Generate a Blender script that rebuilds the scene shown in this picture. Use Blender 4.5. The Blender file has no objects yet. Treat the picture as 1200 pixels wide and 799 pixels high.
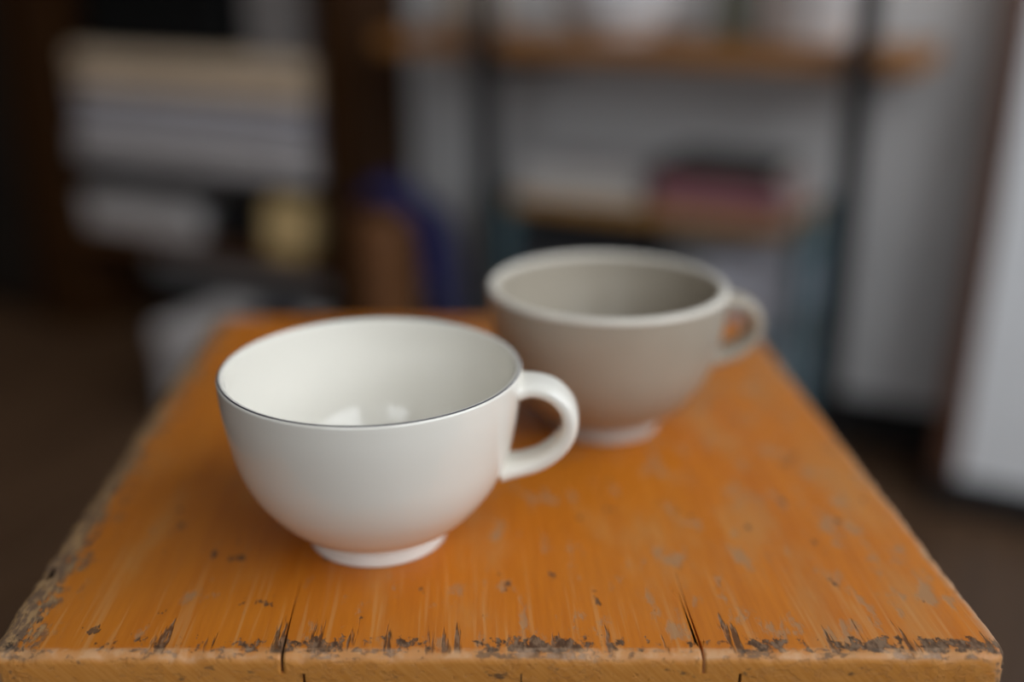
import bpy, bmesh, math, random
from mathutils import Vector, Matrix, noise

# ------------------------------------------------------------------ camera, light, exposure
SC = bpy.context.scene
COL = SC.collection
FPX, HZ = 1250.0, 448.0                      # focal length in px of the 1200 px frame, horizon above centre
PITCH = math.atan(HZ / FPX)
TOP = 0.42                                   # stool seat height
CAMZ = TOP + 0.213
T = math.radians(28)                         # the room stands turned to the stool
cam_d = bpy.data.cameras.new('camera'); cam = bpy.data.objects.new('camera', cam_d); COL.objects.link(cam)
cam.location = (0, 0, CAMZ); cam.rotation_euler = (math.pi/2 - PITCH, 0, 0)
cam_d.sensor_fit = 'HORIZONTAL'; cam_d.sensor_width = 36; cam_d.lens = 36 * FPX / 1200
cam_d.clip_start = 0.01; cam_d.clip_end = 60
cam_d.dof.use_dof = True; cam_d.dof.focus_distance = 0.360; cam_d.dof.aperture_fstop = 1.75
SC.camera = cam

def RM(u, v, z=0.0):                         # room axes -> world
    return Vector((u*math.cos(T) + v*math.sin(T), -u*math.sin(T) + v*math.cos(T), z))

U0, U1, V0, V1, CEIL = -2.05, 0.95, -2.40, 1.42, 2.65
WIN = (-0.80, 1.25, 0.75, 2.50)              # window in the right wall: v0, v1, z0, z1
FILL_WIN = (-0.20, 0.90, 0.85, 2.40)             # unseen window added for fill light behind the camera: u0, u1, z0, z1

w = bpy.data.worlds.new('world'); SC.world = w; w.use_nodes = True
wn = w.node_tree.nodes; wl = w.node_tree.links
sky = wn.new('ShaderNodeTexSky'); sky.sky_type = 'HOSEK_WILKIE'; sky.turbidity = 6
sky.sun_direction = (-0.5, 0.4, 0.75)
wl.new(sky.outputs[0], wn['Background'].inputs[0]); wn['Background'].inputs[1].default_value = 0.4

def area(name, loc, target, sx, sy, power, col):
    d = bpy.data.lights.new(name, 'AREA'); d.shape = 'RECTANGLE'; d.size = sx; d.size_y = sy
    d.energy = power; d.color = col
    o = bpy.data.objects.new(name, d); COL.objects.link(o); o.location = loc
    o.rotation_euler = (Vector(target) - Vector(loc)).to_track_quat('-Z', 'Y').to_euler()
    return o
wz = (WIN[2]+WIN[3])/2; wv = (WIN[0]+WIN[1])/2
area('window_daylight', RM(U1+0.10, wv, wz), RM(0, wv, wz), WIN[1]-WIN[0], WIN[3]-WIN[2], 44, (0.91, 0.96, 1.0))
area('window_daylight', RM((FILL_WIN[0]+FILL_WIN[1])/2, V0-0.10, (FILL_WIN[2]+FILL_WIN[3])/2), RM((FILL_WIN[0]+FILL_WIN[1])/2, 0, (FILL_WIN[2]+FILL_WIN[3])/2), FILL_WIN[1]-FILL_WIN[0], FILL_WIN[3]-FILL_WIN[2], 18, (0.91, 0.96, 1.0))  # weak fill from behind the camera, added to lift the back wall

vs = SC.view_settings
vs.view_transform = 'Standard'; vs.look = 'None'; vs.exposure = 0.13; vs.gamma = 1.0; vs.use_curve_mapping = False
SC.cycles.use_denoising = True
SC.cycles.max_bounces = 8

# ------------------------------------------------------------------ node helpers
class N:
    """a material under construction; E wraps sockets so that maths reads as maths"""
    def __init__(s, name):
        s.m = bpy.data.materials.new(name); s.m.use_nodes = True
        s.t = s.m.node_tree; s.b = s.t.nodes['Principled BSDF']
        s.tc = s.t.nodes.new('ShaderNodeTexCoord')
    def node(s, typ, **k):
        n = s.t.nodes.new(typ)
        for a, v in k.items(): setattr(n, a, v)
        return n
    def put(s, sock, v):
        if isinstance(v, E): s.t.links.new(v.s, sock)
        else: sock.default_value = v
    def val(s, v): return E(s, v)
    def xyz(s, which='Object'):
        n = s.node('ShaderNodeSeparateXYZ'); s.t.links.new(s.tc.outputs[which], n.inputs[0])
        return [E(s, o) for o in n.outputs]
    def vec(s, x, y, z):
        n = s.node('ShaderNodeCombineXYZ')
        for i, q in enumerate((x, y, z)): s.put(n.inputs[i], q)
        return E(s, n.outputs[0])
    def noise(s, vec, scale, detail=4, rough=0.55, dist=0):
        n = s.node('ShaderNodeTexNoise'); s.put(n.inputs['Vector'], vec)
        n.inputs['Scale'].default_value = scale; n.inputs['Detail'].default_value = detail
        n.inputs['Roughness'].default_value = rough; n.inputs['Distortion'].default_value = dist
        return E(s, n.outputs['Fac'])
    def ss(s, a, b, x):                      # smoothstep
        n = s.node('ShaderNodeMapRange', interpolation_type='SMOOTHSTEP')
        s.put(n.inputs[0], x); n.inputs[1].default_value = a; n.inputs[2].default_value = b
        return E(s, n.outputs[0])
    def mix(s, f, a, b):
        n = s.node('ShaderNodeMix', data_type='RGBA')
        s.put(n.inputs[0], f)
        for i, c in ((6, a), (7, b)):
            if isinstance(c, E): s.t.links.new(c.s, n.inputs[i])
            else: n.inputs[i].default_value = (*c, 1)
        return E(s, n.outputs[2])
    def bump(s, h, strength=0.3, dist=0.001):
        n = s.node('ShaderNodeBump'); s.put(n.inputs['Height'], h)
        n.inputs['Strength'].default_value = strength; n.inputs['Distance'].default_value = dist
        s.t.links.new(n.outputs[0], s.b.inputs['Normal'])
    def set(s, **k):
        for a, v in k.items():
            sock = s.b.inputs[a.replace('_', ' ')]
            if isinstance(v, tuple) and len(v) == 3: v = (*v, 1)
            s.put(sock, v)
        return s.m
class E:
    def __init__(s, n, sock): s.n, s.s = n, sock
    def op(s, o, b=None, rev=False):
        n = s.n.node('ShaderNodeMath', operation=o)
        x, y = (b, s) if rev else (s, b)
        s.n.put(n.inputs[0], x)
        if y is not None: s.n.put(n.inputs[1], y)
        return E(s.n, n.outputs[0])
    def __add__(s, b): return s.op('ADD', b)
    def __radd__(s, b): return s.op('ADD', b)
    def __sub__(s, b): return s.op('SUBTRACT', b)
    def __rsub__(s, b): return s.op('SUBTRACT', b, True)
    def __mul__(s, b): return s.op('MULTIPLY', b)
    def __rmul__(s, b): return s.op('MULTIPLY', b)
    def __truediv__(s, b): return s.op('DIVIDE', b)
    def mx(s, b): return s.op('MAXIMUM', b)
    def mn(s, b): return s.op('MINIMUM', b)

def plain(name, col, rough=0.5, var=0.12, scale=14, spec=0.5, metal=0.0, stretch=(1, 1, 1), bump=0.0):
    """a flat coloured surface with a little mottling"""
    n = N(name); x, y, z = n.xyz()
    f = n.noise(n.vec(x*stretch[0], y*stretch[1], z*stretch[2]), scale, 5)
    dark = tuple(c*(1-var) for c in col); lite = tuple(min(1, c*(1+var)) for c in col)
    c = n.mix(n.ss(0.3, 0.7, f), dark, lite)
    if bump: n.bump(f, bump, 0.002)
    return n.set(Base_Color=c, Roughness=rough, Specular_IOR_Level=spec, Metallic=metal)

def wood(name, a, b, rough=0.45, axis=0, scale=60, spec=0.5):
    n = N(name); q = n.xyz(); q[axis] = q[axis]*0.06
    v = n.vec(*q)
    g = n.noise(v, scale, 6, 0.6, 0.4); g2 = n.noise(v, scale*5, 3)
    f = n.ss(0.3, 0.72, g*0.75 + g2*0.25)
    n.bump(g2, 0.15, 0.0008)
    return n.set(Base_Color=n.mix(f, a, b), Roughness=rough, Specular_IOR_Level=spec)

# ------------------------------------------------------------------ mesh helpers
def link(name, bm, mat, parent=None, loc=None, rotz=0.0, smooth=False):
    me = bpy.data.meshes.new(name); bm.normal_update(); bm.to_mesh(me); bm.free()
    if mat: me.materials.append(mat)
    if smooth:
        for p in me.polygons: p.use_smooth = True
    o = bpy.data.objects.new(name, me); COL.objects.link(o)
    if parent: o.parent = parent
    if loc is not None: o.location = loc; o.rotation_euler = (0, 0, rotz)
    return o

def bx(bm, x0, x1, y0, y1, z0, z1, bev=0.0, seg=2):
    vs = [bm.verts.new(p) for p in ((x0,y0,z0),(x1,y0,z0),(x1,y1,z0),(x0,y1,z0),(x0,y0,z1),(x1,y0,z1),(x1,y1,z1),(x0,y1,z1))]
    fs = [bm.faces.new([vs[i] for i in f]) for f in ((3,2,1,0),(4,5,6,7),(0,1,5,4),(1,2,6,5),(2,3,7,6),(3,0,4,7))]
    if bev:
        es = {e for f in fs for e in f.edges}
        bmesh.ops.bevel(bm, geom=list(es), offset=bev, segments=seg, profile=0.5, affect='EDGES')
    return bm

def box(*a, **k):
    return bx(bmesh.new(), *a, **k)

def lathe(prof, n=96, closed=False):
    bm = bmesh.new(); rings = []
    for r, z in prof:
        if r < 1e-6: rings.append([bm.verts.new((0, 0, z))])
        else: rings.append([bm.verts.new((r*math.cos(2*math.pi*i/n), r*math.sin(2*math.pi*i/n), z)) for i in range(n)])
    if closed: rings.append(rings[0])
    for a, b in zip(rings, rings[1:]):
        for i in range(n):
            j = (i+1) % n
            if len(a) == 1 and len(b) == 1: continue
            if len(a) == 1: bm.faces.new((a[0], b[j], b[i]))
            elif len(b) == 1: bm.faces.new((a[i], a[j], b[0]))
            else: bm.faces.new((a[i], a[j], b[j], b[i]))
    bmesh.ops.recalc_face_normals(bm, faces=bm.faces)
    return bm

def spline(pts, n):
    out = []
    P = [2*Vector(pts[0])-Vector(pts[1])] + [Vector(p) for p in pts] + [2*Vector(pts[-1])-Vector(pts[-2])]
    for i in range(1, len(P)-2):
        a, b, c, d = P[i-1:i+3]
        for k in range(n):
            t = k/n
            out.append(0.5*((2*b) + (c-a)*t + (2*a-5*b+4*c-d)*t*t + (3*b-a-3*c+d)*t**3))
    out.append(P[-2]); return out

def thing(name, label, cat, loc=(0, 0, 0), rotz=0.0, group=None):
    o = bpy.data.objects.new(name, None); COL.objects.link(o); o.location = loc; o.rotation_euler = (0, 0, rotz)
    o.empty_display_size = 0.02
    return tag(o, label, cat, group)
def tag(o, label, cat, group=None):
    o['label'] = label; o['category'] = cat
    if group: o['group'] = group
    return o
def struct(name, bm, mat, label=None, **k):
    o = link(name, bm, mat, **k); o['kind'] = 'structure'
    if label: o['label'] = label
    return o

# ------------------------------------------------------------------ materials of the room
M = {}
M['plaster_grey'] = plain('plaster_grey', (0.72, 0.705, 0.70), 0.9, 0.05, 5, 0.2, bump=0.05)
M['plaster_white'] = plain('plaster_white', (0.89, 0.90, 0.92), 0.85, 0.03, 4, 0.2, bump=0.05)
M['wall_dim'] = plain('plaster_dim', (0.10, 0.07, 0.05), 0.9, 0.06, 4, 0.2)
M['ceiling'] = plain('ceiling_paint', (0.26, 0.24, 0.21), 0.9, 0.03, 3, 0.2)
M['black_wood'] = plain('black_wood', (0.012, 0.011, 0.011), 0.6, 0.2, 30, 0.3)
M['post'] = wood('post_wood', (0.070, 0.026, 0.012), (0.13, 0.048, 0.021), 0.5, 2)
M['floorwood'] = wood('floor_wood', (0.065, 0.031, 0.014), (0.15, 0.080, 0.040), 0.5, 1, 40)
M['darkfloor'] = plain('floor_base', (0.02, 0.012, 0.008), 0.9)
M['cabinet'] = wood('cabinet_wood', (0.026, 0.009, 0.002), (0.060, 0.022, 0.004), 0.55, 2, 40, 0.2)
M['cabinet_h'] = wood('cabinet_shelf_wood', (0.060, 0.024, 0.009), (0.12, 0.048, 0.016), 0.55, 0, 40, 0.2)
M['black_iron'] = plain('black_iron', (0.012, 0.011, 0.012), 0.5, 0.2, 40, 0.4)
M['shelf_wood'] = wood('shelf_wood', (0.25, 0.10, 0.025), (0.46, 0.20, 0.05), 0.4, 0, 40)
M['rack_wood'] = wood('rack_wood', (0.30, 0.15, 0.04), (0.50, 0.26, 0.08), 0.45, 0, 40)
M['teal'] = plain('teal_enamel', (0.085, 0.16, 0.185), 0.4, 0.15, 20)

# ------------------------------------------------------------------ the room
fl = struct('floor', box(U0-0.1, U1+0.1, V0-0.1, V1+0.1, -0.08, -0.018), M['darkfloor'], rotz=-T, loc=(0, 0, 0))
PW = 0.098
def plank_mesh(L):
    bm = box(0.0006, PW-0.0006, 0.0006, L-0.0006, -0.018, 0.0, bev=0.0012, seg=1)
    me = bpy.data.meshes.new('plank'); bm.to_mesh(me); bm.free(); me.materials.append(M['floorwood']); return me
LV = V1 - V0
pm = {a: (plank_mesh(LV*a), plank_mesh(LV*(1-a))) for a in (0.35, 0.62, 0.48)}
k = 0; u = U0
while u < U1 - 0.01:
    a = (0.35, 0.62, 0.48)[k % 3]
    for me, v in ((pm[a][0], V0), (pm[a][1], V0 + LV*a)):
        p = bpy.data.objects.new('plank', me); COL.objects.link(p); p.parent = fl; p.location = (u, v, 0)
    u += PW; k += 1
struct('wall_back', box(U0-0.1, U1+0.1, V1, V1+0.1, -0.08, CEIL), M['plaster_grey'], 'grey plaster wall behind the shelves', rotz=-T, loc=(0, 0, 0))
struct('wall_left', box(U0-0.1, U0, V0-0.1, V1, -0.08, CEIL), M['wall_dim'], rotz=-T, loc=(0, 0, 0))
bm = bmesh.new()
for b in ((U0, FILL_WIN[0], -0.08, CEIL), (FILL_WIN[1], U1+0.1, -0.08, CEIL), (FILL_WIN[0], FILL_WIN[1], -0.08, FILL_WIN[2]), (FILL_WIN[0], FILL_WIN[1], FILL_WIN[3], CEIL)):
    bx(bm, b[0], b[1], V0-0.1, V0, b[2], b[3])
struct('wall_front', bm, M['wall_dim'], rotz=-T, loc=(0, 0, 0))
struct('ceiling', box(U0-0.1, U1+0.1, V0-0.1, V1+0.1, CEIL, CEIL+0.08), M['ceiling'], rotz=-T, loc=(0, 0, 0))
bm = bmesh.new(); v0, v1, z0, z1 = WIN
for b in ((V0, v0, -0.08, CEIL), (v1, V1, -0.08, CEIL), (v0, v1, -0.08, z0), (v0, v1, z1, CEIL)):
    bx(bm, U1, U1+0.1, b[0], b[1], b[2], b[3])
struct('wall_right', bm, M['plaster_white'], rotz=-T, loc=(0, 0, 0))
M['glass'] = None
n = N('window_glass'); tr = n.node('ShaderNodeBsdfTransparent'); gl = n.node('ShaderNodeBsdfGlossy'); gl.inputs['Roughness'].default_value = 0.02
mx = n.node('ShaderNodeMixShader')
mx.inputs[0].default_value = 0.06; n.t.links.new(tr.outputs[0], mx.inputs[1]); n.t.links.new(gl.outputs[0], mx.inputs[2])
n.t.links.new(mx.outputs[0], n.t.nodes['Material Output'].inputs[0]); M['glass'] = n.m
def window(name, label, o0, o1, z0, z1, place):
    """frame, mullion, panes and sill; built along x, then set into its wall"""
    bm = bmesh.new()
    for b in ((o0, o1, z0, z0+0.05), (o0, o1, z1-0.05, z1), (o0, o0+0.05, z0+0.05, z1-0.05), (o1-0.05, o1, z0+0.05, z1-0.05)):
        bx(bm, b[0], b[1], 0.03, 0.07, b[2], b[3])
    wf = struct(name, bm, M['post'], label, loc=place[0], rotz=place[1])
    om = (o0+o1)/2
    link('mullion', box(om-0.025, om+0.025, 0.03, 0.07, z0+0.05, z1-0.05), M['post'], wf)
    for a, b in ((o0+0.05, om-0.025), (om+0.025, o1-0.05)):
        link('pane', box(a, b, 0.048, 0.052, z0+0.05, z1-0.05), M['glass'], wf)
    link('window_sill', box(o0, o1, -0.04, 0.07, z0-0.03, z0), M['post'], wf)
window('window_1', 'wooden framed window in the right hand wall', -v1, -v0, z0, z1, (RM(U1, 0), -T-math.pi/2))
window('fill_window', 'wooden framed window added for fill light in the wall behind the viewer', -FILL_WIN[1], -FILL_WIN[0], FILL_WIN[2], FILL_WIN[3], (RM(0, V0), -T+math.pi))
struct('baseboard_back', box(U0, U1, V1-0.014, V1, 0, 0.068, bev=0.002), M['black_wood'], 'black baseboard along the grey wall', rotz=-T, loc=(0, 0, 0))

def ray(px, py):
    a = (px-600)/FPX; b = (399.5-py)/FPX
    return Vector((a, math.cos(PITCH)+b*math.sin(PITCH), -math.sin(PITCH)+b*math.cos(PITCH)))
def at(px, py, V):                           # where a pixel's ray meets the upright room plane v = V -> (u, z)
    d = ray(px, py); u = d.x*math.cos(T)-d.y*math.sin(T); v = d.x*math.sin(T)+d.y*math.cos(T)
    return u*V/v, CAMZ + d.z*V/v

# ------------------------------------------------------------------ the stool
SX0, SX1, SY0, SY1 = -0.1722, 0.1632, 0.2910, 0.6405      # seat corners on the front edge; the back edge is shifted
SK = -0.0467                                              # the old seat is a little out of square
OX, OY = 0.0, 0.46                                        # stool origin on the floor
def stool_wood(name, front):
    n = N(name); x, y, z = n.xyz()
    yf = y - (SY0-OY); xs = x - yf*SK
    dl = xs - (SX0-OX); dr = (SX1-OX) - xs
    v = n.vec(xs, y*0.06, z*0.1)
    g = n.noise(v, 90, 6, 0.62, 0.6); gf = n.noise(v, 520, 3, 0.5)
    big = n.noise(n.vec(x, y*0.6, z), 9, 3)
    col = n.mix(n.ss(0.30, 0.72, g*0.6 + gf*0.4), (0.50, 0.135, 0.006), (0.62, 0.190, 0.010))
    col = n.mix(n.ss(0.38, 0.68, big)*0.45, col, (0.47, 0.165, 0.022))
    # rubbed varnish, paler to the right: window sheen put into the colour
    rub_sheen = n.noise(n.vec(xs, y*0.35, z), 26, 5, 0.6)
    col = n.mix(n.ss(0.50, 0.70, rub_sheen + (xs*0.35)) * 0.55, col, (0.50, 0.245, 0.075))
    # fine pale scratches along the grain, denser near the front edge
    sc = n.noise(n.vec(xs, y*0.03, z*0.2), 420, 2, 0.5)
    near = n.ss(0.085, 0.004, yf)
    col = n.mix(n.ss(0.58, 0.72, sc + near*0.05)*(near*0.30 + 0.05), col, (0.62, 0.33, 0.12))
    # grey flecks and dark dents over the seat
    fk = n.noise(n.vec(xs, y*0.40, z), 105, 6, 0.66)
    fleck = n.ss(0.565, 0.66, fk + xs*0.22)
    col = n.mix(fleck*0.60, col, (0.33, 0.225, 0.13))
    dn = n.noise(n.vec(xs+3.1, y*0.5+1.7, z), 120, 4, 0.6)
    dent = n.ss(0.655, 0.69, dn)
    col = n.mix(dent*0.85, col, (0.085, 0.055, 0.035))
    # the left edge is rubbed bare and grey
    ln = n.noise(n.vec(xs, y*0.45, z), 230, 7, 0.70)
    lm = n.ss(0.0, 0.09, ln - 0.52 + n.ss(0.015, 0.001, dl)*0.30)
    lm = lm*n.ss(0.024, 0.012, dl)
    lc = n.mix(n.ss(0.42, 0.6, n.noise(n.vec(xs, y*0.3, z), 420, 6, 0.65)), (0.12, 0.088, 0.062), (0.36, 0.23, 0.11))
    col = n.mix(lm*0.9, col, lc)
    rm_ = n.ss(0.0055, 0.001, dr + (n.noise(n.vec(x, y, z), 120, 4)-0.5)*0.006)
    col = n.mix(rm_*0.75, col, (0.44, 0.28, 0.16))
    # front edge: bare arris and dark, dirty chips just behind it
    en = n.noise(n.vec(xs*0.9, y*0.6, 0.0), 230, 6, 0.70)
    patch = n.noise(n.vec(xs, 0.3, 0.0), 26, 3)
    band = n.ss(0.0155, 0.0075, yf)*n.ss(0.0010, 0.0035, yf)
    chip = n.ss(0.0, 0.055, en - 0.69 + band*0.185 + (patch-0.5)*0.55*band + xs*band*0.12)*n.ss(0.019, 0.010, yf)
    gn_ = n.noise(n.vec(xs, y*0.10, 0.0), 150, 4, 0.6)
    gouge = n.ss(0.645, 0.69, gn_ + n.ss(0.030, 0.004, yf)*0.06 - n.ss(0.02, 0.04, yf)*0.2)*n.ss(0.0012, 0.0032, yf)
    bare = n.ss(0.0058, 0.0015, yf + (n.noise(n.vec(xs, y, z), 160, 4)-0.5)*0.008)
    col = n.mix(bare*0.72, col, (0.58, 0.30, 0.125))
    dark = chip.mx(gouge*0.9)
    dc = n.mix(n.ss(0.4, 0.62, n.noise(n.vec(xs, y*0.4, z), 480, 4)), (0.035, 0.024, 0.017), (0.19, 0.13, 0.085))
    col = n.mix(dark*0.9, col, dc)
    # the rounded arris itself: rubbed pale in places, ingrained grey in others
    az = n.ss(0.0052, 0.0036, yf)
    a1 = n.noise(n.vec(xs, y*1.5, z*1.5), 170, 6, 0.7); a2 = n.noise(n.vec(xs+5.0, y, z), 75, 5, 0.65)
    scuff = n.ss(0.52, 0.60, a1 + (patch-0.5)*0.5)*az
    pale = n.ss(0.50, 0.62, a2)*az
    col = n.mix(pale*0.55, col, (0.66, 0.40, 0.22))
    col = n.mix(scuff*0.70, col, n.mix(n.ss(0.45, 0.6, a2), (0.10, 0.07, 0.05), (0.34, 0.23, 0.16)))
    # end faces: paler, with slanting saw marks
    saw = n.noise(n.vec((x + z*0.9)*1.0, 0.0, (x*0.9 - z)*0.06), 700, 2)
    fc = n.mix(n.ss(0.38, 0.62, saw)*0.55, (0.52, 0.205, 0.038), (0.62, 0.28, 0.070))
    fsp = n.noise(n.vec(x*0.8, 0.0, z*1.6), 120, 5, 0.65)
    fc = n.mix(n.ss(0.60, 0.68, fsp)*0.8, fc, (0.10, 0.06, 0.035))
    col = n.mix(n.ss(0.0011, 0.0002, yf), col, fc)
    h = g*0.12 + gf*0.05 - dark*0.8 - scuff*0.5 - lm*ln*1.0 - dent*0.5 - fleck*0.2
    n.bump(h, 0.6, 0.0007)
    r = n.noise(n.vec(x, y*0.5, z), 40, 4)*0.16 + 0.36 + dark*0.30 + lm*0.35 + fleck*0.2
    return n.set(Base_Color=col, Roughness=r, Specular_IOR_Level=0.3)
M['stool'] = stool_wood('orange_varnished_wood', True)

st = thing('stool', 'low old wooden stool with worn orange varnished plank seat carrying both cups', 'stool', (OX, OY, 0))
def seat_plank(xa, xb, ra, rb, thick=0.0066):
    """a plank from xa to xb (measured on the front edge); ra, rb: edge rounding at its two long sides"""
    rf = 0.0034
    def P(x, y): return (x + (y-SY0)*SK - OX, y - OY)
    gap = lambda y: 0.0010*max(0.0, 1-(y-SY0)/0.055)**1.3
    pts = []                                  # (x, y, radius, wear, nx, ny)
    step = 0.0016
    nx = max(8, int((xb-xa)/step)); ny = int((SY1-SY0)/step)
    cor_a = 0.007 if ra > 0.001 else 0.0
    cor_b = 0.009 if rb > 0.001 else 0.0
    def corner(cx, cy, r, a0, joint, sx, sy):
        if joint:                             # a square corner at a joint: inset apart in x and y
            pts.append([cx-sx*r, cy-sy*r, rf, 0.0, (sx*0.03, sy*1.0)]); return
        for i in range(9):
            a = a0 + i/8*math.pi/2
            pts.append([cx+r*math.cos(a), cy+r*math.sin(a), rf, 1.0, (-math.cos(a), -math.sin(a))])
    ga = 0 if ra > 0.001 else 1; gb = 0 if rb > 0.001 else 1
    ya = 0.008                                # side points start clear of the rounded ends
    corner(xa+cor_a, SY0+cor_a, cor_a, math.pi, ga, 1, 1)
    for i in range(1, nx): pts.append([xa+cor_a + (xb-xa-cor_a-cor_b)*i/nx, SY0, rf, 1.0 if 2 < i < nx-2 else 0.3, (0, 1)])
    corner(xb-cor_b, SY0+cor_b, cor_b, 1.5*math.pi, gb, -1, 1)
    for i in range(0, ny+1): pts.append([xb, SY0+cor_b+ya + (SY1-SY0-2*cor_b-2*ya)*i/ny, rb, 0.8 if not gb else 0, (-1, 0)])
    corner(xb-cor_b, SY1-cor_b, cor_b, 0, gb, -1, -1)
    for i in range(1, nx): pts.append([xb-cor_b - (xb-xa-cor_a-cor_b)*i/nx, SY1, rf, 1.0, (0, -1)])
    corner(xa+cor_a, SY1-cor_a, cor_a, 0.5*math.pi, ga, 1, -1)
    for i in range(0, ny+1): pts.append([xa, SY1-cor_a-ya - (SY1-SY0-2*cor_a-2*ya)*i/ny, ra, 1.6 if not ga else 0, (1, 0)])
    for p in pts:                             # the joints gape at the front
        if ga and p[0] < xa+0.0002: p[0] += gap(p[1])*0.5
        if gb and p[0] > xb-0.0002: p[0] -= gap(p[1])*0.5
    n = len(pts); bm = bmesh.new()
    nrm = [Vector(p[4]) for p in pts]
    rings = []
    def ring(fn):
        rg = []
        for i, p in enumerate(pts):
            w_ = p[3]; s1 = noise.noise(Vector((p[0]*150, p[1]*150, 1.3))); s2 = noise.noise(Vector((p[0]*420, p[1]*420, 7.1)))
            rad = p[2]*(1 + 0.35*w_*s1) + 0.0005*w_*max(0, s2)
            chipv = 0.0009*w_*max(0.0, s1*0.7+s2*0.6-0.15)
            ins, dz = fn(rad, chipv)
            q = P(p[0]+nrm[i].x*ins, p[1]+nrm[i].y*ins)
            rg.append(bm.verts.new((q[0], q[1], TOP+dz)))
        rings.append(rg)
    ring(lambda r, c: (0.0, -thick))
    ring(lambda r, c: (0.0, -min(r*1.0, thick*0.9)))
    for k in range(1, 6):
        a = k/5*math.pi/2
        ring(lambda r, c, a=a, k=k: (r*(1-math.cos(a)) + (c if 0 < k < 5 else 0), -r*(1-math.sin(a)) - (c*0.6 if 0 < k < 5 else 0)))
    ring(lambda r, c: (r + 0.0012, 0.0))
    for a, b in zip(rings, rings[1:]):
        for i in range(n):
            j = (i+1) % n; bm.faces.new((a[i], a[j], b[j], b[i]))
    bm.faces.new(rings[-1]); bm.faces.new(list(reversed(rings[0])))
    for f in bm.faces: f.smooth = len(f.verts) == 4
    for rg in (rings[0], rings[-1]):
        for i in range(n):
            e = bm.edges.get((rg[i], rg[(i+1) % n]))
            if e: e.smooth = False
    bmesh.ops.triangulate(bm, faces=[f for f in bm.faces if len(f.verts) > 4])
    return link('seat_plank', bm, M['stool'], st)
S1, S2 = -0.0749, 0.0624
seat_plank(SX0, S1, 0.0045, 0.00004); seat_plank(S1, S2, 0.00004, 0.00004); seat_plank(S2, SX1, 0.00004, 0.0038)
# apron boards under the seat, the front ones flush with its edge
AZ0, AZ1 = TOP-0.075, TOP-0.0066
ax = [SX0, -0.0680, 0.0030, 0.0745, SX1]
for i in range(4):
    g = [0, 0.0005, 0.00025, 0.0005, 0]
    bm = box(ax[i]+g[i]-OX, ax[i+1]-g[i+1]-OX, SY0-OY, SY0+0.018-OY, AZ0, AZ1)
    if i in (0, 3):                           # the outer corners are rounded over like the seat
        xc = (ax[i]-OX) if i == 0 else (ax[4]-OX)
        es = [e for e in bm.edges if all(abs(q.co.x-xc) < 1e-5 and abs(q.co.y-(SY0-OY)) < 1e-5 for q in e.verts)]
        bmesh.ops.bevel(bm, geom=es, offset=0.008, segments=5, profile=0.5, affect='EDGES')
    link('apron_board', bm, M['stool'], st)
M['stool_side'] = wood('orange_wood_side', (0.36, 0.10, 0.012), (0.52, 0.18, 0.03), 0.4, 0, 60)
SH = (SY1-SY0)*SK
def skew_box(x0, x1, y0, y1, z0, z1, bev=0.001):
    bm = box(x0-OX, x1-OX, y0-OY, y1-OY, z0, z1, bev=bev)
    for v in bm.verts: v.co.x += (v.co.y + OY - SY0)*SK
    return bm
link('apron_board', skew_box(SX0+0.001, SX0+0.018, SY0+0.0185, SY1-0.0185, AZ0, AZ1), M['stool_side'], st)
link('apron_board', skew_box(SX1-0.018, SX1-0.001, SY0+0.0185, SY1-0.0185, AZ0, AZ1), M['stool_side'], st)
link('apron_board', skew_box(SX0+0.001, SX1-0.001, SY1-0.018, SY1-0.0005, AZ0, AZ1), M['stool_side'], st)
for x in (SX0+0.0185, SX1-0.0585):
    for y in (SY0+0.0185, SY1-0.0585):
        sh = (y-SY0)*SK
        link('leg', box(x+sh+0.001-OX, x+sh+0.039-OX, y-OY, y+0.040-OY, 0.0, AZ1-0.0003, bev=0.003), M['stool_side'], st)
for x in (SX0+0.028, SX1-0.049):
    link('stretcher', skew_box(x, x+0.021, SY0+0.0590, SY1-0.0590, 0.12, 0.15), M['stool_side'], st)

# ------------------------------------------------------------------ the cups
n = N('white_porcelain'); x, y, z = n.xyz()
pf = n.noise(n.vec(x, y, z), 30, 3); n.bump(pf, 0.05, 0.001)
M['porcelain'] = n.set(Base_Color=n.mix(pf, (0.85, 0.815, 0.735), (0.87, 0.835, 0.76)), Roughness=0.035, Specular_IOR_Level=0.65)
M['foot_white'] = plain('white_foot', (0.82, 0.785, 0.73), 0.3, 0.03, 60)
M['rimline'] = plain('dark_rim_line', (0.055, 0.050, 0.062), 0.35, 0.2, 90)
n = N('taupe_stoneware'); x, y, z = n.xyz()
pf = n.noise(n.vec(x, y, z), 60, 5); sp = n.noise(n.vec(x, y, z), 900, 2)
c = n.mix(pf, (0.385, 0.335, 0.265), (0.42, 0.37, 0.30)); c = n.mix(n.ss(0.66, 0.72, sp)*0.3, c, (0.2, 0.16, 0.12)); n.bump(pf, 0.06, 0.001)
M['taupe'] = n.set(Base_Color=c, Roughness=0.30, Specular_IOR_Level=0.5)
M['taupe_rim'] = plain('pale_taupe_rim', (0.74, 0.69, 0.61), 0.35, 0.05, 80)
M['taupe_foot'] = plain('pale_taupe_foot', (0.50, 0.44, 0.39), 0.5, 0.05, 80)

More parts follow.
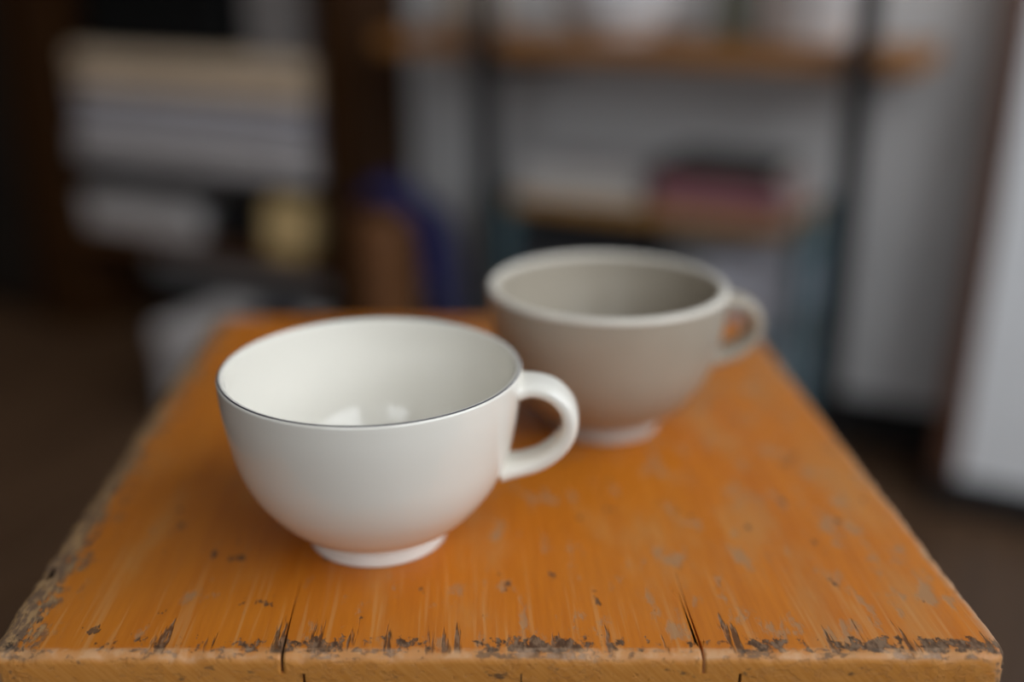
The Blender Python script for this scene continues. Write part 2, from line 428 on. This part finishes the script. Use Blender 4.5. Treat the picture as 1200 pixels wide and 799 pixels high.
R_, H_ = 0.0562, 0.0708
OUT = [(0.0255,0.0062),(0.0310,0.0088),(0.0363,0.0128),(0.0419,0.0188),(0.0476,0.0272),(0.0516,0.0370),(0.0542,0.0490),(0.0557,0.0600)]
def out_r(z):
    sm = OUTS
    for a, b in zip(sm, sm[1:]):
        if a.z <= z <= b.z: return a.x + (b.x-a.x)*(z-a.z)/(b.z-a.z+1e-12)
    return R_
OUTS = spline([(r, 0, z) for r, z in OUT] + [(R_, 0, H_)], 6)
def cup(name, label, loc, ang, mats, wall, lip, lip_label, hw, ht, reach=1.0, low=1.0):
    body, rimm, foot, = mats
    t = thing(name, label, 'cup', loc)
    # bowl: outer wall up to the lip, inner wall down to the well
    lipr = wall/2
    zt = H_ - lipr*0.9
    outer = [(p.x, p.z) for p in OUTS if p.z < zt - 0.001]
    ro = R_
    arc = [(ro-lipr+lipr*math.cos(a), zt+lipr*0.9*math.sin(a)) for a in [math.pi*i/24 for i in range(25)]]
    inner = []
    for p in reversed(OUTS):
        if p.z < zt - 0.001 and p.z > 0.0095:
            inner.append((p.x - wall*(1.0 + 0.6*(1-p.z/H_)), p.z + 0.0012*(1-p.z/H_)))
    inner += [(0.026, 0.0088), (0.020, 0.0078), (0.012, 0.0072), (0.0, 0.0070)]
    i0, i1 = lip
    base = [(0.0, 0.0050), (0.018, 0.0050), (0.0245, 0.0056)]
    # the lip band is a piece of its own, so the bowl is open under it
    bm = lathe(base + outer + arc[:i0+1], 128); bi = lathe(arc[i1:] + inner, 128)
    me = bpy.data.meshes.new('tmp'); bi.to_mesh(me); bi.free(); bm.from_mesh(me); bpy.data.meshes.remove(me)
    link('bowl', bm, body, t, smooth=True)
    r = link('rim_band', lathe(arc[i0:i1+1], 128), rimm, t, smooth=True); r['label'] = lip_label
    # foot ring
    fp = [(0.0200, 0.0052), (0.0204, 0.0004), (0.0215, 0.0), (0.0258, 0.0), (0.0266, 0.0005), (0.0265, 0.0016), (0.0258, 0.0036), (0.0250, 0.0052), (0.0249, 0.0066)]
    f = link('foot_ring', lathe(fp, 128), foot, t, smooth=True)
    # strap handle
    path = spline([(0.0548, 0, 0.0640), (0.0612, 0, 0.0645), (0.0682, 0, 0.0622), (0.0732, 0, 0.0563), (0.0743, 0, 0.0490), (0.0714, 0, 0.0420), (0.0650, 0, 0.0360), (0.0572, 0, 0.0325), (0.0488, 0, 0.0308)], 8)
    for p in path:
        if p.x > 0.0548: p.x = 0.0548 + (p.x-0.0548)*reach
        p.z = 0.0308 + (1-low)*0.012 + (p.z-0.0308)*low
    bm = bmesh.new(); rings = []; m = len(path); S = 28
    for i, p in enumerate(path):
        d = (path[min(i+1, m-1)] - path[max(i-1, 0)]).normalized()
        nn = Vector((-d.z, 0, d.x)); f_ = i/(m-1)
        e = max(0.0, 1-f_/0.14)**2 + max(0.0, 1-(1-f_)/0.12)**2
        w2 = hw/2*(1 + 0.20*e); t2 = ht/2*(1 + 0.25*e)
        rg = []
        for k in range(S):
            a = 2*math.pi*k/S; ca, sa = math.cos(a), math.sin(a)
            yy = w2*math.copysign(abs(ca)**0.62, ca); zz = t2*math.copysign(abs(sa)**0.80, sa)
            rg.append(bm.verts.new(p + nn*zz + Vector((0, yy, 0))))
        rings.append(rg)
    for a, b in zip(rings, rings[1:]):
        for k in range(S):
            j = (k+1) % S; bm.faces.new((a[k], a[j], b[j], b[k]))
    bm.faces.new(rings[0]); bm.faces.new(rings[-1]); bmesh.ops.recalc_face_normals(bm, faces=bm.faces)
    h = link('handle', bm, body, t, smooth=True); h.rotation_euler = (0, 0, ang)
    return t
cup('teacup', 'glossy white porcelain cup with thin dark line around its rim', (-0.0524, 0.3705, TOP), math.radians(-4),
    (M['porcelain'], M['rimline'], M['foot_white']), 0.0026, (7, 11), 'thin dark grey line along the lip', 0.0168, 0.0064)
cup('teacup', 'taupe grey stoneware cup with paler rim on the stool behind the white cup', (0.0445, 0.478, TOP), math.radians(3),
    (M['taupe'], M['taupe_rim'], M['taupe_foot']), 0.0046, (0, 23), 'paler glazed lip', 0.0155, 0.0066, 0.86, 0.84)

# ------------------------------------------------------------------ framed white board leaning on the wall
# (rthing is defined with the shelf helpers below; this one needs its own tilt)
lb = thing('leaning_board', 'large white board in a dark brown wooden frame leaning against the grey wall', 'board', RM(-0.097, 1.262, 0.0), 0)
lb.rotation_euler = (-math.radians(8.2), 0, -T)
BW, BH, BT = 0.84, 1.04, 0.022
link('frame_stile', box(0, 0.028, 0, BT, 0.0452, BH, bev=0.0015), M['post'], lb)
link('frame_stile', box(BW-0.028, BW, 0, BT, 0.0452, BH, bev=0.0015), M['post'], lb)
link('frame_rail', box(0.0282, BW-0.0282, 0, BT, BH-0.028, BH, bev=0.0015), M['post'], lb)
br = link('bottom_rail', box(0, BW, 0.0, BT, 0.002, 0.045, bev=0.002), M['black_wood'], lb); br['label'] = 'black bottom rail'
link('panel', box(0.0282, BW-0.0282, 0.006, 0.014, 0.0452, BH-0.0282), M['plaster_white'], lb)

# ------------------------------------------------------------------ black iron shelf with a wooden board
def rthing(name, label, cat, u, v, z=0.0, turn=0.0, group=None):
    return thing(name, label, cat, RM(u, v, z), -T+turn, group)
def rmesh(name, bm, mat, label, cat, u, v, z=0.0, turn=0.0, group=None, smooth=False):
    return tag(link(name, bm, mat, loc=RM(u, v, z), rotz=-T+turn, smooth=smooth), label, cat, group)

SV = 1.20                                    # front plane of the iron shelf
pl_u, pl_z = at(438, 42, SV); pr_u, pr_z = at(1078, 70, SV); zb = 0.530
s = rthing('shelf_unit', 'black iron shelf unit with a thick brown wooden board', 'shelf', (pl_u+pr_u)/2, SV)
c0 = (pl_u+pr_u)/2
link('board', box(pl_u-c0, pr_u-c0, 0.0, 0.185, zb-0.012, zb+0.012, bev=0.002), M['shelf_wood'], s)
ul = at(573, 100, SV)[0]; ur = at(1010, 100, SV)[0]
for uu in (ul, ur):
    link('upright', box(uu-c0-0.012, uu-c0+0.012, -0.022, -0.0002, 0, 1.05, bev=0.001), M['black_iron'], s)
    for zz in (zb-0.033,):
        link('crossbar', box(uu-c0-0.009, uu-c0+0.009, 0.0, V1-SV-0.001, zz, zz+0.0208, bev=0.001), M['black_iron'], s)
ZB = zb + 0.012

# things on the board
M['white_ceramic'] = plain('white_ceramic', (0.88, 0.88, 0.90), 0.3, 0.03, 20)
M['beige'] = plain('beige_ceramic', (0.55, 0.47, 0.40), 0.5, 0.06, 30)
M['green_grey'] = plain('grey_green_glass', (0.16, 0.17, 0.12), 0.3, 0.1, 20)
u_, _ = at(945, 30, SV+0.08)
rmesh('plant_pot', lathe([(0.0,0.0),(0.044,0.0),(0.050,0.004),(0.058,0.12),(0.061,0.124),(0.061,0.135),(0.055,0.135),(0.052,0.12),(0.046,0.02),(0.0,0.018)], 48), M['white_ceramic'],
      'tall white ceramic pot at the iron upright on the wooden board', 'pot', u_, SV+0.09, ZB, smooth=True)
u_, _ = at(852, 20, SV+0.08)
rmesh('bottle', lathe([(0.0,0.0),(0.019,0.0),(0.021,0.003),(0.021,0.085),(0.016,0.10),(0.008,0.11),(0.008,0.135),(0.010,0.136),(0.010,0.145),(0.0,0.145)], 32), M['green_grey'],
      'small grey green bottle between the white bowl and the tall white pot', 'bottle', u_, SV+0.11, ZB, smooth=True)
u_, _ = at(722, 20, SV+0.07)
t = rthing('serving_bowl', 'wide white ceramic bowl on the wooden board', 'bowl', u_, SV+0.085, ZB)
link('bowl', lathe([(0.0,0.008),(0.046,0.008),(0.062,0.014),(0.078,0.035),(0.084,0.062),(0.0855,0.064),(0.082,0.062),(0.075,0.036),(0.06,0.018),(0.0,0.014)], 48), M['white_ceramic'], t, smooth=True)
link('foot_ring', lathe([(0.040,0.009),(0.040,0.0),(0.047,0.0),(0.048,0.009)], 48), M['white_ceramic'], t, smooth=True)
u_, _ = at(548, 15, SV+0.07)
t = rthing('lidded_jar', 'squat beige lidded jar at the shaded end of the wooden board', 'jar', u_, SV+0.08, ZB)
link('body', lathe([(0.0,0.0),(0.036,0.0),(0.044,0.006),(0.050,0.03),(0.049,0.05),(0.042,0.062),(0.0,0.062)], 40), M['beige'], t, smooth=True)
l = link('lid', lathe([(0.0,0.0622),(0.044,0.0622),(0.044,0.067),(0.03,0.073),(0.0,0.076)], 40), M['beige'], t, smooth=True)
link('knob', lathe([(0.0,0.075),(0.006,0.075),(0.009,0.084),(0.006,0.09),(0.0,0.091)], 24), M['beige'], l, smooth=True)

# ------------------------------------------------------------------ teal rack standing under the board
RV = 1.215
rl = at(586, 225, RV)[0]; rr = at(950, 260, RV)[0]; rz = 0.345
rc = (rl+rr)/2; rh = (rr-rl)/2
t = rthing('side_rack', 'teal metal rack with a light wooden top board under the iron shelf', 'rack', rc, RV)
link('top_board', box(-rh+0.0125, rh-0.0205, 0.0, 0.150, rz-0.020, rz, bev=0.002), M['rack_wood'], t)
for x in (-rh, rh-0.016):
    for y in (0.004, 0.132):
        link('leg', box(x-0.004, x+0.012, y, y+0.016, 0, rz+0.004, bev=0.001), M['teal'], t)
    link('side_rail', box(x-0.002, x+0.010, 0.0282, 0.1318, rz-0.055, rz-0.040, bev=0.001), M['teal'], t)
for zz in (0.205, 0.055):
    link('wire_shelf', box(-rh+0.0125, rh-0.0205, 0.004, 0.148, zz-0.008, zz, bev=0.001), M['teal'], t)

def papercol(name, c, **k): return plain(name, c, 0.6, 0.05, 40, **k)
M['paper'] = papercol('pale_paper', (0.56, 0.52, 0.52)); M['paper2'] = papercol('warm_paper', (0.58, 0.52, 0.46)); M['paper3'] = papercol('cool_paper', (0.55, 0.55, 0.62))
M['red'] = papercol('red_cover', (0.27, 0.075, 0.095)); M['pink'] = papercol('pink_cover', (0.38, 0.20, 0.22)); M['dkgrey'] = papercol('charcoal_cover', (0.05, 0.045, 0.042))
M['pages'] = papercol('page_block', (0.68, 0.64, 0.58))
def book(label, u, v, z, wu, wv, th, mat, turn, group, pages='pages', soft=False):
    b = rthing('magazine' if soft else 'book', label, 'magazine' if soft else 'book', u, v, z, turn, group)
    c = 0.0008 if soft else 0.0018
    bm = bmesh.new()
    bx(bm, -wu/2, wu/2, -wv/2, wv/2, 0, c, bev=c*0.3, seg=1); bx(bm, -wu/2, wu/2, -wv/2, wv/2, th-c, th, bev=c*0.3, seg=1); (bx(bm, -wu/2, wu/2, wv/2-c, wv/2, c, th-c) if soft else bx(bm, -wu/2, wu/2, -wv/2, -wv/2+c, c, th-c))
    link('cover', bm, M[mat], b)
    link('page_block', box(-wu/2+0.002, wu/2-0.002, -wv/2+(0.002 if soft else c+0.0002), wv/2-c-0.0002, c, th-c), M[pages], b)
    return b
ml = (at(606, 190, RV)[0] + at(742, 190, RV)[0])/2; mw = at(742, 190, RV)[0] - at(606, 190, RV)[0]
z = rz
for lab, th, mt, tn, du in (('pale grey magazine lying lowest in the stack at the shaded end of the teal rack', 0.009, 'paper', 0.03, 0.004),
                            ('warm white magazine second from bottom in the stack of pale magazines', 0.011, 'paper2', -0.02, -0.002),
                            ('cool white magazine second from the top of the pale magazine stack', 0.008, 'paper3', 0.05, 0.003),
                            ('pale grey magazine lying topmost on the stack of pale magazines', 0.010, 'paper', -0.03, 0.0)):
    book(lab, ml+du, RV+0.070, z, mw, 0.135, th, mt, tn, 'magazines stacked on the teal rack', soft=True); z += th
mr = (at(766, 200, RV)[0] + at(918, 200, RV)[0])/2; mw = at(918, 200, RV)[0] - at(766, 200, RV)[0]
z = rz
for lab, th, mt, tn, du in (('pink covered book lying lowest in the reddish stack on the teal rack', 0.010, 'pink', 0.02, 0.0),
                            ('deep red book second from the bottom of the reddish stack', 0.012, 'red', -0.03, -0.003),
                            ('pink covered book between the deep red books of the reddish stack', 0.008, 'pink', 0.02, 0.002),
                            ('deep red book second from the top of the reddish stack', 0.010, 'red', 0.04, -0.002),
                            ('charcoal grey book lying on top of the reddish stack', 0.016, 'dkgrey', -0.04, -0.004)):
    book(lab, mr+du, RV+0.072, z, mw, 0.132, th, mt, tn, 'books stacked on the teal rack'); z += th
u_, _ = at(890, 290, RV+0.02)
t = rthing('carton', 'white cardboard box on the middle level of the teal rack', 'box', u_-0.012, RV+0.076, 0.205)
link('body', box(-0.055, 0.055, -0.06, 0.06, 0, 0.062, bev=0.002), M['paper3'], t); link('lid', box(-0.057, 0.057, -0.062, 0.062, 0.0622, 0.078, bev=0.002), M['paper3'], t)
M['dark_box'] = papercol('dark_box', (0.030, 0.030, 0.034))
t = rthing('carton', 'black storage box on the middle level of the teal rack', 'box', (rl+rc)/2-0.005, RV+0.076, 0.205)
link('body', box(-0.085, 0.085, -0.06, 0.06, 0, 0.070, bev=0.002), M['dark_box'], t); link('lid', box(-0.087, 0.087, -0.062, 0.062, 0.0702, 0.088, bev=0.002), M['dark_box'], t)
t = rthing('carton', 'pale grey box on the bottom level of the teal rack', 'box', u_-0.035, RV+0.076, 0.055)
M['bluegrey'] = papercol('blue_grey_card', (0.42, 0.46, 0.52))
link('body', box(-0.075, 0.075, -0.06, 0.06, 0, 0.075, bev=0.002), M['bluegrey'], t); link('lid', box(-0.077, 0.077, -0.062, 0.062, 0.0752, 0.095, bev=0.002), M['bluegrey'], t)

# ------------------------------------------------------------------ dark wooden cabinet on the left
CV, CB = 1.245, 1.405                        # front plane and back of the cabinet
cl = at(12, 120, CV)[0]; cli = at(66, 120, CV)[0]; cri = at(372, 120, CV)[0]; cr = at(408, 120, CV)[0]
z1_ = at(230, 287, CV)[1]; z2_ = at(200, 203, CV)[1]
cc = (cl+cr)/2; D = CB-CV
M['black_shelf'] = wood('blackened_wood', (0.010, 0.007, 0.005), (0.020, 0.013, 0.009), 0.6, 0, 40)
t = rthing('cabinet', 'dark brown open wooden cabinet with shelves against the grey wall', 'cabinet', cc, CV)
cd_ = link('dark_infill', box(cl-cc-0.34, cl-cc-0.003, 0.006, 0.024, 0.03, 1.09, bev=0.002), M['black_shelf'], t)  # added dark section, hides the paler wall left of the cabinet
link('infill_knob', lathe([(0.0,0.0),(0.006,0.001),(0.011,0.008),(0.012,0.014),(0.008,0.02),(0.0,0.021)], 20), M['black_iron'], cd_, loc=(cl-cc-0.04, 0.006, 0.55)).rotation_euler = (math.pi/2, 0, 0)
link('side_panel', box(cl-cc-0.342, cl-cc-0.002, 0.025, D, 0, 1.1, bev=0.002), M['cabinet'], t)  # carcass of the added dark section
link('side_panel', box(cl-cc, cli-cc, 0, D, 0, 1.1, bev=0.002), M['cabinet'], t)
link('side_panel', box(cri-cc, cr-cc, 0, D, 0, 1.1, bev=0.002), M['cabinet'], t)
link('back_panel', box(cli-cc+0.0005, cri-cc-0.0005, D-0.008, D, z1_-0.03, 1.1), M['cabinet'], t)
link('shelf', box(cli-cc+0.0005, cri-cc-0.0005, 0, D-0.0085, z1_-0.026, z1_, bev=0.001), M['cabinet_h'], t)
link('shelf', box(cli-cc+0.0005, cri-cc-0.0005, 0.004, D-0.0085, z2_-0.016, z2_, bev=0.001), M['black_shelf'], t)
link('shelf', box(cli-cc+0.0005, cri-cc-0.0005, 0, D-0.0085, 0.72, 0.74, bev=0.001), M['cabinet_h'], t)
# in the upper bay
M['cream'] = plain('cream_wool', (0.76, 0.585, 0.42), 0.95, 0.10, 60, 0.1, bump=0.3)
M['lilac'] = plain('white_cotton', (0.62, 0.575, 0.57), 0.95, 0.08, 50, 0.1, bump=0.2)
M['lilac2'] = plain('lilac_cotton', (0.54, 0.515, 0.55), 0.95, 0.08, 50, 0.1, bump=0.2)
def folded(name, label, cat, u, v, z, wu, wv, th, mat, layers, seed, group=None):
    """a folded cloth: stacked soft layers joined by a rounded fold at the front"""
    rnd = random.Random(seed); t = rthing(name, label, cat, u, v, z, 0, group)
    lt = th/layers
    for k in range(layers):
        bm = bmesh.new(); nu, nv = 20, 8; a = wu/2*(1-0.02*rnd.random()); b = wv/2*(1-0.03*rnd.random())
        bx(bm, -a, a, -b, b, 0, lt*0.985, bev=lt*0.42, seg=3)
        bmesh.ops.subdivide_edges(bm, edges=[e for e in bm.edges if e.calc_length() > 0.05], cuts=10, use_grid_fill=True)
        for q in bm.verts:
            q.co.y += 0.004*noise.noise(Vector((q.co.x*14, k*3.1+seed, q.co.z*20)))
            q.co.z = q.co.z + k*lt
        link('fold', bm, mat, t, smooth=True)
    return t
wI = cri-cli-0.02
um = (cli+cri)/2
h1 = at(200, 158, CV)[1]-z2_; h2 = at(200, 116, CV)[1]-z2_; h3 = at(200, 60, CV)[1]-z2_
G = 'linens folded in the cabinet'
folded('folded_cloth', 'white cotton cloth folded at the bottom of the linen pile in the cabinet', 'cloth', um-0.01, CV+0.075, z2_, wI*0.97, 0.135, h1, M['lilac'], 2, 1, G)
folded('folded_cloth', 'lilac grey cotton cloth folded under the cream blanket in the cabinet', 'cloth', um-0.006, CV+0.077, z2_+h1, wI*0.95, 0.130, h2-h1, M['lilac2'], 2, 2, G)
folded('folded_blanket', 'cream wool blanket folded on top of the linen pile in the cabinet', 'blanket', um, CV+0.075, z2_+h2, wI*0.97, 0.136, (h3-h2)*0.95, M['cream'], 2, 3, G)
zt_ = z2_+h2+(h3-h2)*0.95
M['black_cloth'] = plain('black_leather', (0.006, 0.006, 0.006), 0.7, 0.2, 40, 0.2)
bu0, bu1 = at(90, 30, CV)[0], at(252, 30, CV)[0]
t = rthing('storage_case', 'black storage case lying on the cream blanket in the cabinet', 'case', (bu0+bu1)/2, CV+0.07, zt_)
link('body', box(-(bu1-bu0)/2, (bu1-bu0)/2, -0.055, 0.055, 0, 0.085, bev=0.008), M['black_cloth'], t)
link('lid', box(-(bu1-bu0)/2-0.002, (bu1-bu0)/2+0.002, -0.057, 0.057, 0.0852, 0.12, bev=0.008), M['black_cloth'], t)
gu = at(310, 25, CV)[0]
M['greycard'] = papercol('grey_card', (0.26, 0.235, 0.225))
t = rthing('carton', 'grey cardboard box standing on the cream blanket beside the black case', 'box', gu, CV+0.07, zt_)
link('body', box(-0.052, 0.052, -0.05, 0.05, 0, 0.10, bev=0.002), M['greycard'], t); link('lid', box(-0.054, 0.054, -0.052, 0.052, 0.1002, 0.12, bev=0.002), M['greycard'], t)
# on the lower shelf
M['white_card'] = papercol('white_card', (0.66, 0.615, 0.60))
b0, b1 = at(106, 270, CV+0.02)[0], at(228, 270, CV+0.02)[0]
hb = at(165, 233, CV+0.02)[1]-z1_
t = rthing('carton', 'low white cardboard box on the bottom shelf of the cabinet', 'box', (b0+b1)/2, CV+0.070, z1_)
link('body', box(-(b1-b0)/2, (b1-b0)/2, -0.055, 0.055, 0, hb*0.6, bev=0.002), M['white_card'], t)
link('lid', box(-(b1-b0)/2-0.002, (b1-b0)/2+0.002, -0.057, 0.057, hb*0.6+0.0002, hb, bev=0.003), M['white_card'], t)
M['black_tin'] = plain('black_tin', (0.012, 0.012, 0.013), 0.5, 0.2, 40)
b0, b1 = at(240, 280, CV+0.02)[0], at(284, 280, CV+0.02)[0]
t = rthing('tin', 'black tin box between the white box and the yellow bag', 'tin', (b0+b1)/2, CV+0.075, z1_)
link('body', box(-(b1-b0)/2, (b1-b0)/2, -0.045, 0.045, 0, 0.045, bev=0.003), M['black_tin'], t); link('lid', box(-(b1-b0)/2-0.0015, (b1-b0)/2+0.0015, -0.0465, 0.0465, 0.0452, 0.058, bev=0.003), M['black_tin'], t)
M['kraft'] = plain('yellow_paper', (0.88, 0.62, 0.29), 0.8, 0.10, 40, 0.2, bump=0.3)
yu = at(328, 300, CV)[0]; yh = at(345, 226, CV)[1]-z1_
bm = bmesh.new(); bx(bm, -0.035, 0.033, -0.030, 0.030, 0, 1.0)
bmesh.ops.subdivide_edges(bm, edges=bm.edges[:], cuts=9, use_grid_fill=True)
for q in bm.verts:
    f = q.co.z; taper = 1.0 - 0.72*max(0, f-0.72)/0.28
    q.co.y *= taper; q.co.x *= 1.0 + 0.10*f
    q.co.x += 0.012*f + 0.0022*noise.noise(Vector((q.co.x*60, q.co.y*60, f*7)))
    q.co.y += 0.0025*noise.noise(Vector((q.co.x*50, 4+q.co.y*60, f*8)))
    q.co.z = f*yh*0.96
t = rthing('paper_bag', 'yellow paper bag with folded top on the bottom shelf of the cabinet', 'bag', yu, CV+0.036, z1_)
link('body', bm, M['kraft'], t, smooth=True)
link('folded_top', box(-0.027, 0.048, -0.0125, -0.0095, yh*0.80, yh*0.965, bev=0.001), M['kraft'], t)

# ------------------------------------------------------------------ on the floor: white box, basket with navy cloth
BV = 1.005
q0 = at(172, 365, BV)[0]; q1 = at(402, 365, BV)[0]; bh = at(200, 386, BV)[1]
M['whitebox'] = plain('white_fabric', (0.58, 0.54, 0.53), 0.9, 0.05, 30, 0.2)
t = rthing('storage_box', 'wide low white storage box on the floor behind the stool', 'box', (q0+q1)/2, BV+0.075)
link('body', box(-(q1-q0)/2+0.003, (q1-q0)/2-0.003, -0.072, 0.072, 0, bh*0.72, bev=0.012, seg=3), M['whitebox'], t, smooth=False)
link('lid', box(-(q1-q0)/2, (q1-q0)/2, -0.075, 0.075, bh*0.72+0.0003, bh, bev=0.010, seg=3), M['whitebox'], t)
M['navyblack'] = plain('navy_black_cloth', (0.010, 0.011, 0.020), 0.8, 0.2, 40, 0.2)
pu = at(318, 350, BV+0.06)[0]
bm = box(-0.026, 0.026, -0.028, 0.028, 0, 0.030, bev=0.010, seg=3)
t = rthing('pouch', 'small navy black pouch lying on the white storage box', 'pouch', pu, BV+0.07, bh)
link('body', bm, M['navyblack'], t, smooth=True); link('zip', box(-0.020, 0.020, -0.002, 0.002, 0.0298, 0.0315), M['black_tin'], t)
pu = at(392, 345, BV+0.06)[0]
rmesh('folded_umbrella', lathe([(0.0,0.0),(0.006,0.002),(0.014,0.02),(0.016,0.05),(0.0155,0.10),(0.010,0.118),(0.006,0.122),(0.006,0.138),(0.0,0.140)], 24), M['black_cloth'],
      'short black folded umbrella lying on the white storage box', 'umbrella', pu-0.03, BV+0.07, bh+0.016, smooth=True)
o = COL.objects[-1] if False else bpy.data.objects['folded_umbrella']; o.rotation_euler = (0, math.pi/2, -T)

KV = 1.215
ku0, ku1 = at(418, 300, KV)[0], at(494, 300, KV)[0]
kc = (ku0+ku1)/2; kr = (ku1-ku0)/2; kh = at(455, 264, KV-0.045)[1]
M['rattan'] = wood('rattan', (0.08, 0.028, 0.008), (0.28, 0.11, 0.032), 0.6, 0, 30)
M['navy'] = plain('navy_cotton', (0.028, 0.030, 0.115), 0.85, 0.15, 40, 0.2)
t = rthing('basket', 'brown rattan basket with navy cloth between cabinet and teal rack', 'basket', kc, KV)
bm = bmesh.new(); nr = 14; NS = 48; rings = []
prof = []
for i in range(nr):                          # woven rows
    f0 = i/nr
    for dz, dr in ((0.08, 0.0), (0.5, 0.003), (0.92, 0.0)):
        f = (i+dz)/nr; prof.append((kr*(0.78+0.22*f)+dr-0.003, f*kh))
prof = [(0.0, 0.0)] + prof + [(kr*1.0-0.006, kh), (kr*0.96-0.006, kh*0.96), (kr*0.75-0.004, 0.012), (0.0, 0.010)]
bm = lathe(prof, NS)
link('body', bm, M['rattan'], t, smooth=True)
bm = lathe([(kr-0.007+0.006*math.cos(a), kh+0.003+0.006*math.sin(a)) for a in [2*math.pi*i/12 for i in range(12)]], NS, closed=True)
link('rim', bm, M['rattan'], t, smooth=True)
# navy cloth heaped in the basket and hanging down its window side
bm = bmesh.new(); nu, nv = 26, 44; grid = []
hang = 0.17
top_h = at(455, 210, KV)[1] - kh
for i in range(nu+1):
    row = []
    for j in range(nv+1):
        a = (i/nu-0.5)*2; s_ = j/nv
        # path across the basket: from the far inside rim over a heap, over the near rim, then down outside
        L = s_*(2*kr + hang + 0.05)
        if L < 2*kr:
            x_ = -kr*0.80 + L*0.93; hump = math.sin(min(1, L/(2*kr))*math.pi)**0.8
            z_ = kh + 0.012 + (top_h-0.012)*hump*(1-0.5*a*a) + 0.006*noise.noise(Vector((x_*45, a*3, 0)))
            y_ = a*kr*0.62*(0.75+0.25*hump)
        else:
            d = L-2*kr; x_ = kr*1.06+0.006 + 0.016*math.sin(min(1, d/0.03)*math.pi/2) + d*0.16
            z_ = kh + 0.012 - d; y_ = a*kr*(0.62-0.5*d) + 0.004*noise.noise(Vector((d*30, a*4, 2)))
            x_ += 0.007*math.sin(a*9+d*20)*min(1, d/0.05)
        row.append(bm.verts.new((x_, y_, z_)))
    grid.append(row)
for i in range(nu):
    for j in range(nv):
        bm.faces.new((grid[i][j], grid[i+1][j], grid[i+1][j+1], grid[i][j+1]))
o = rmesh('cloth', bm, M['navy'], 'navy blue cloth heaped in the rattan basket and hanging over its side', 'cloth', kc, KV, 0.0, smooth=True)
md = o.modifiers.new('thickness', 'SOLIDIFY'); md.thickness = 0.003
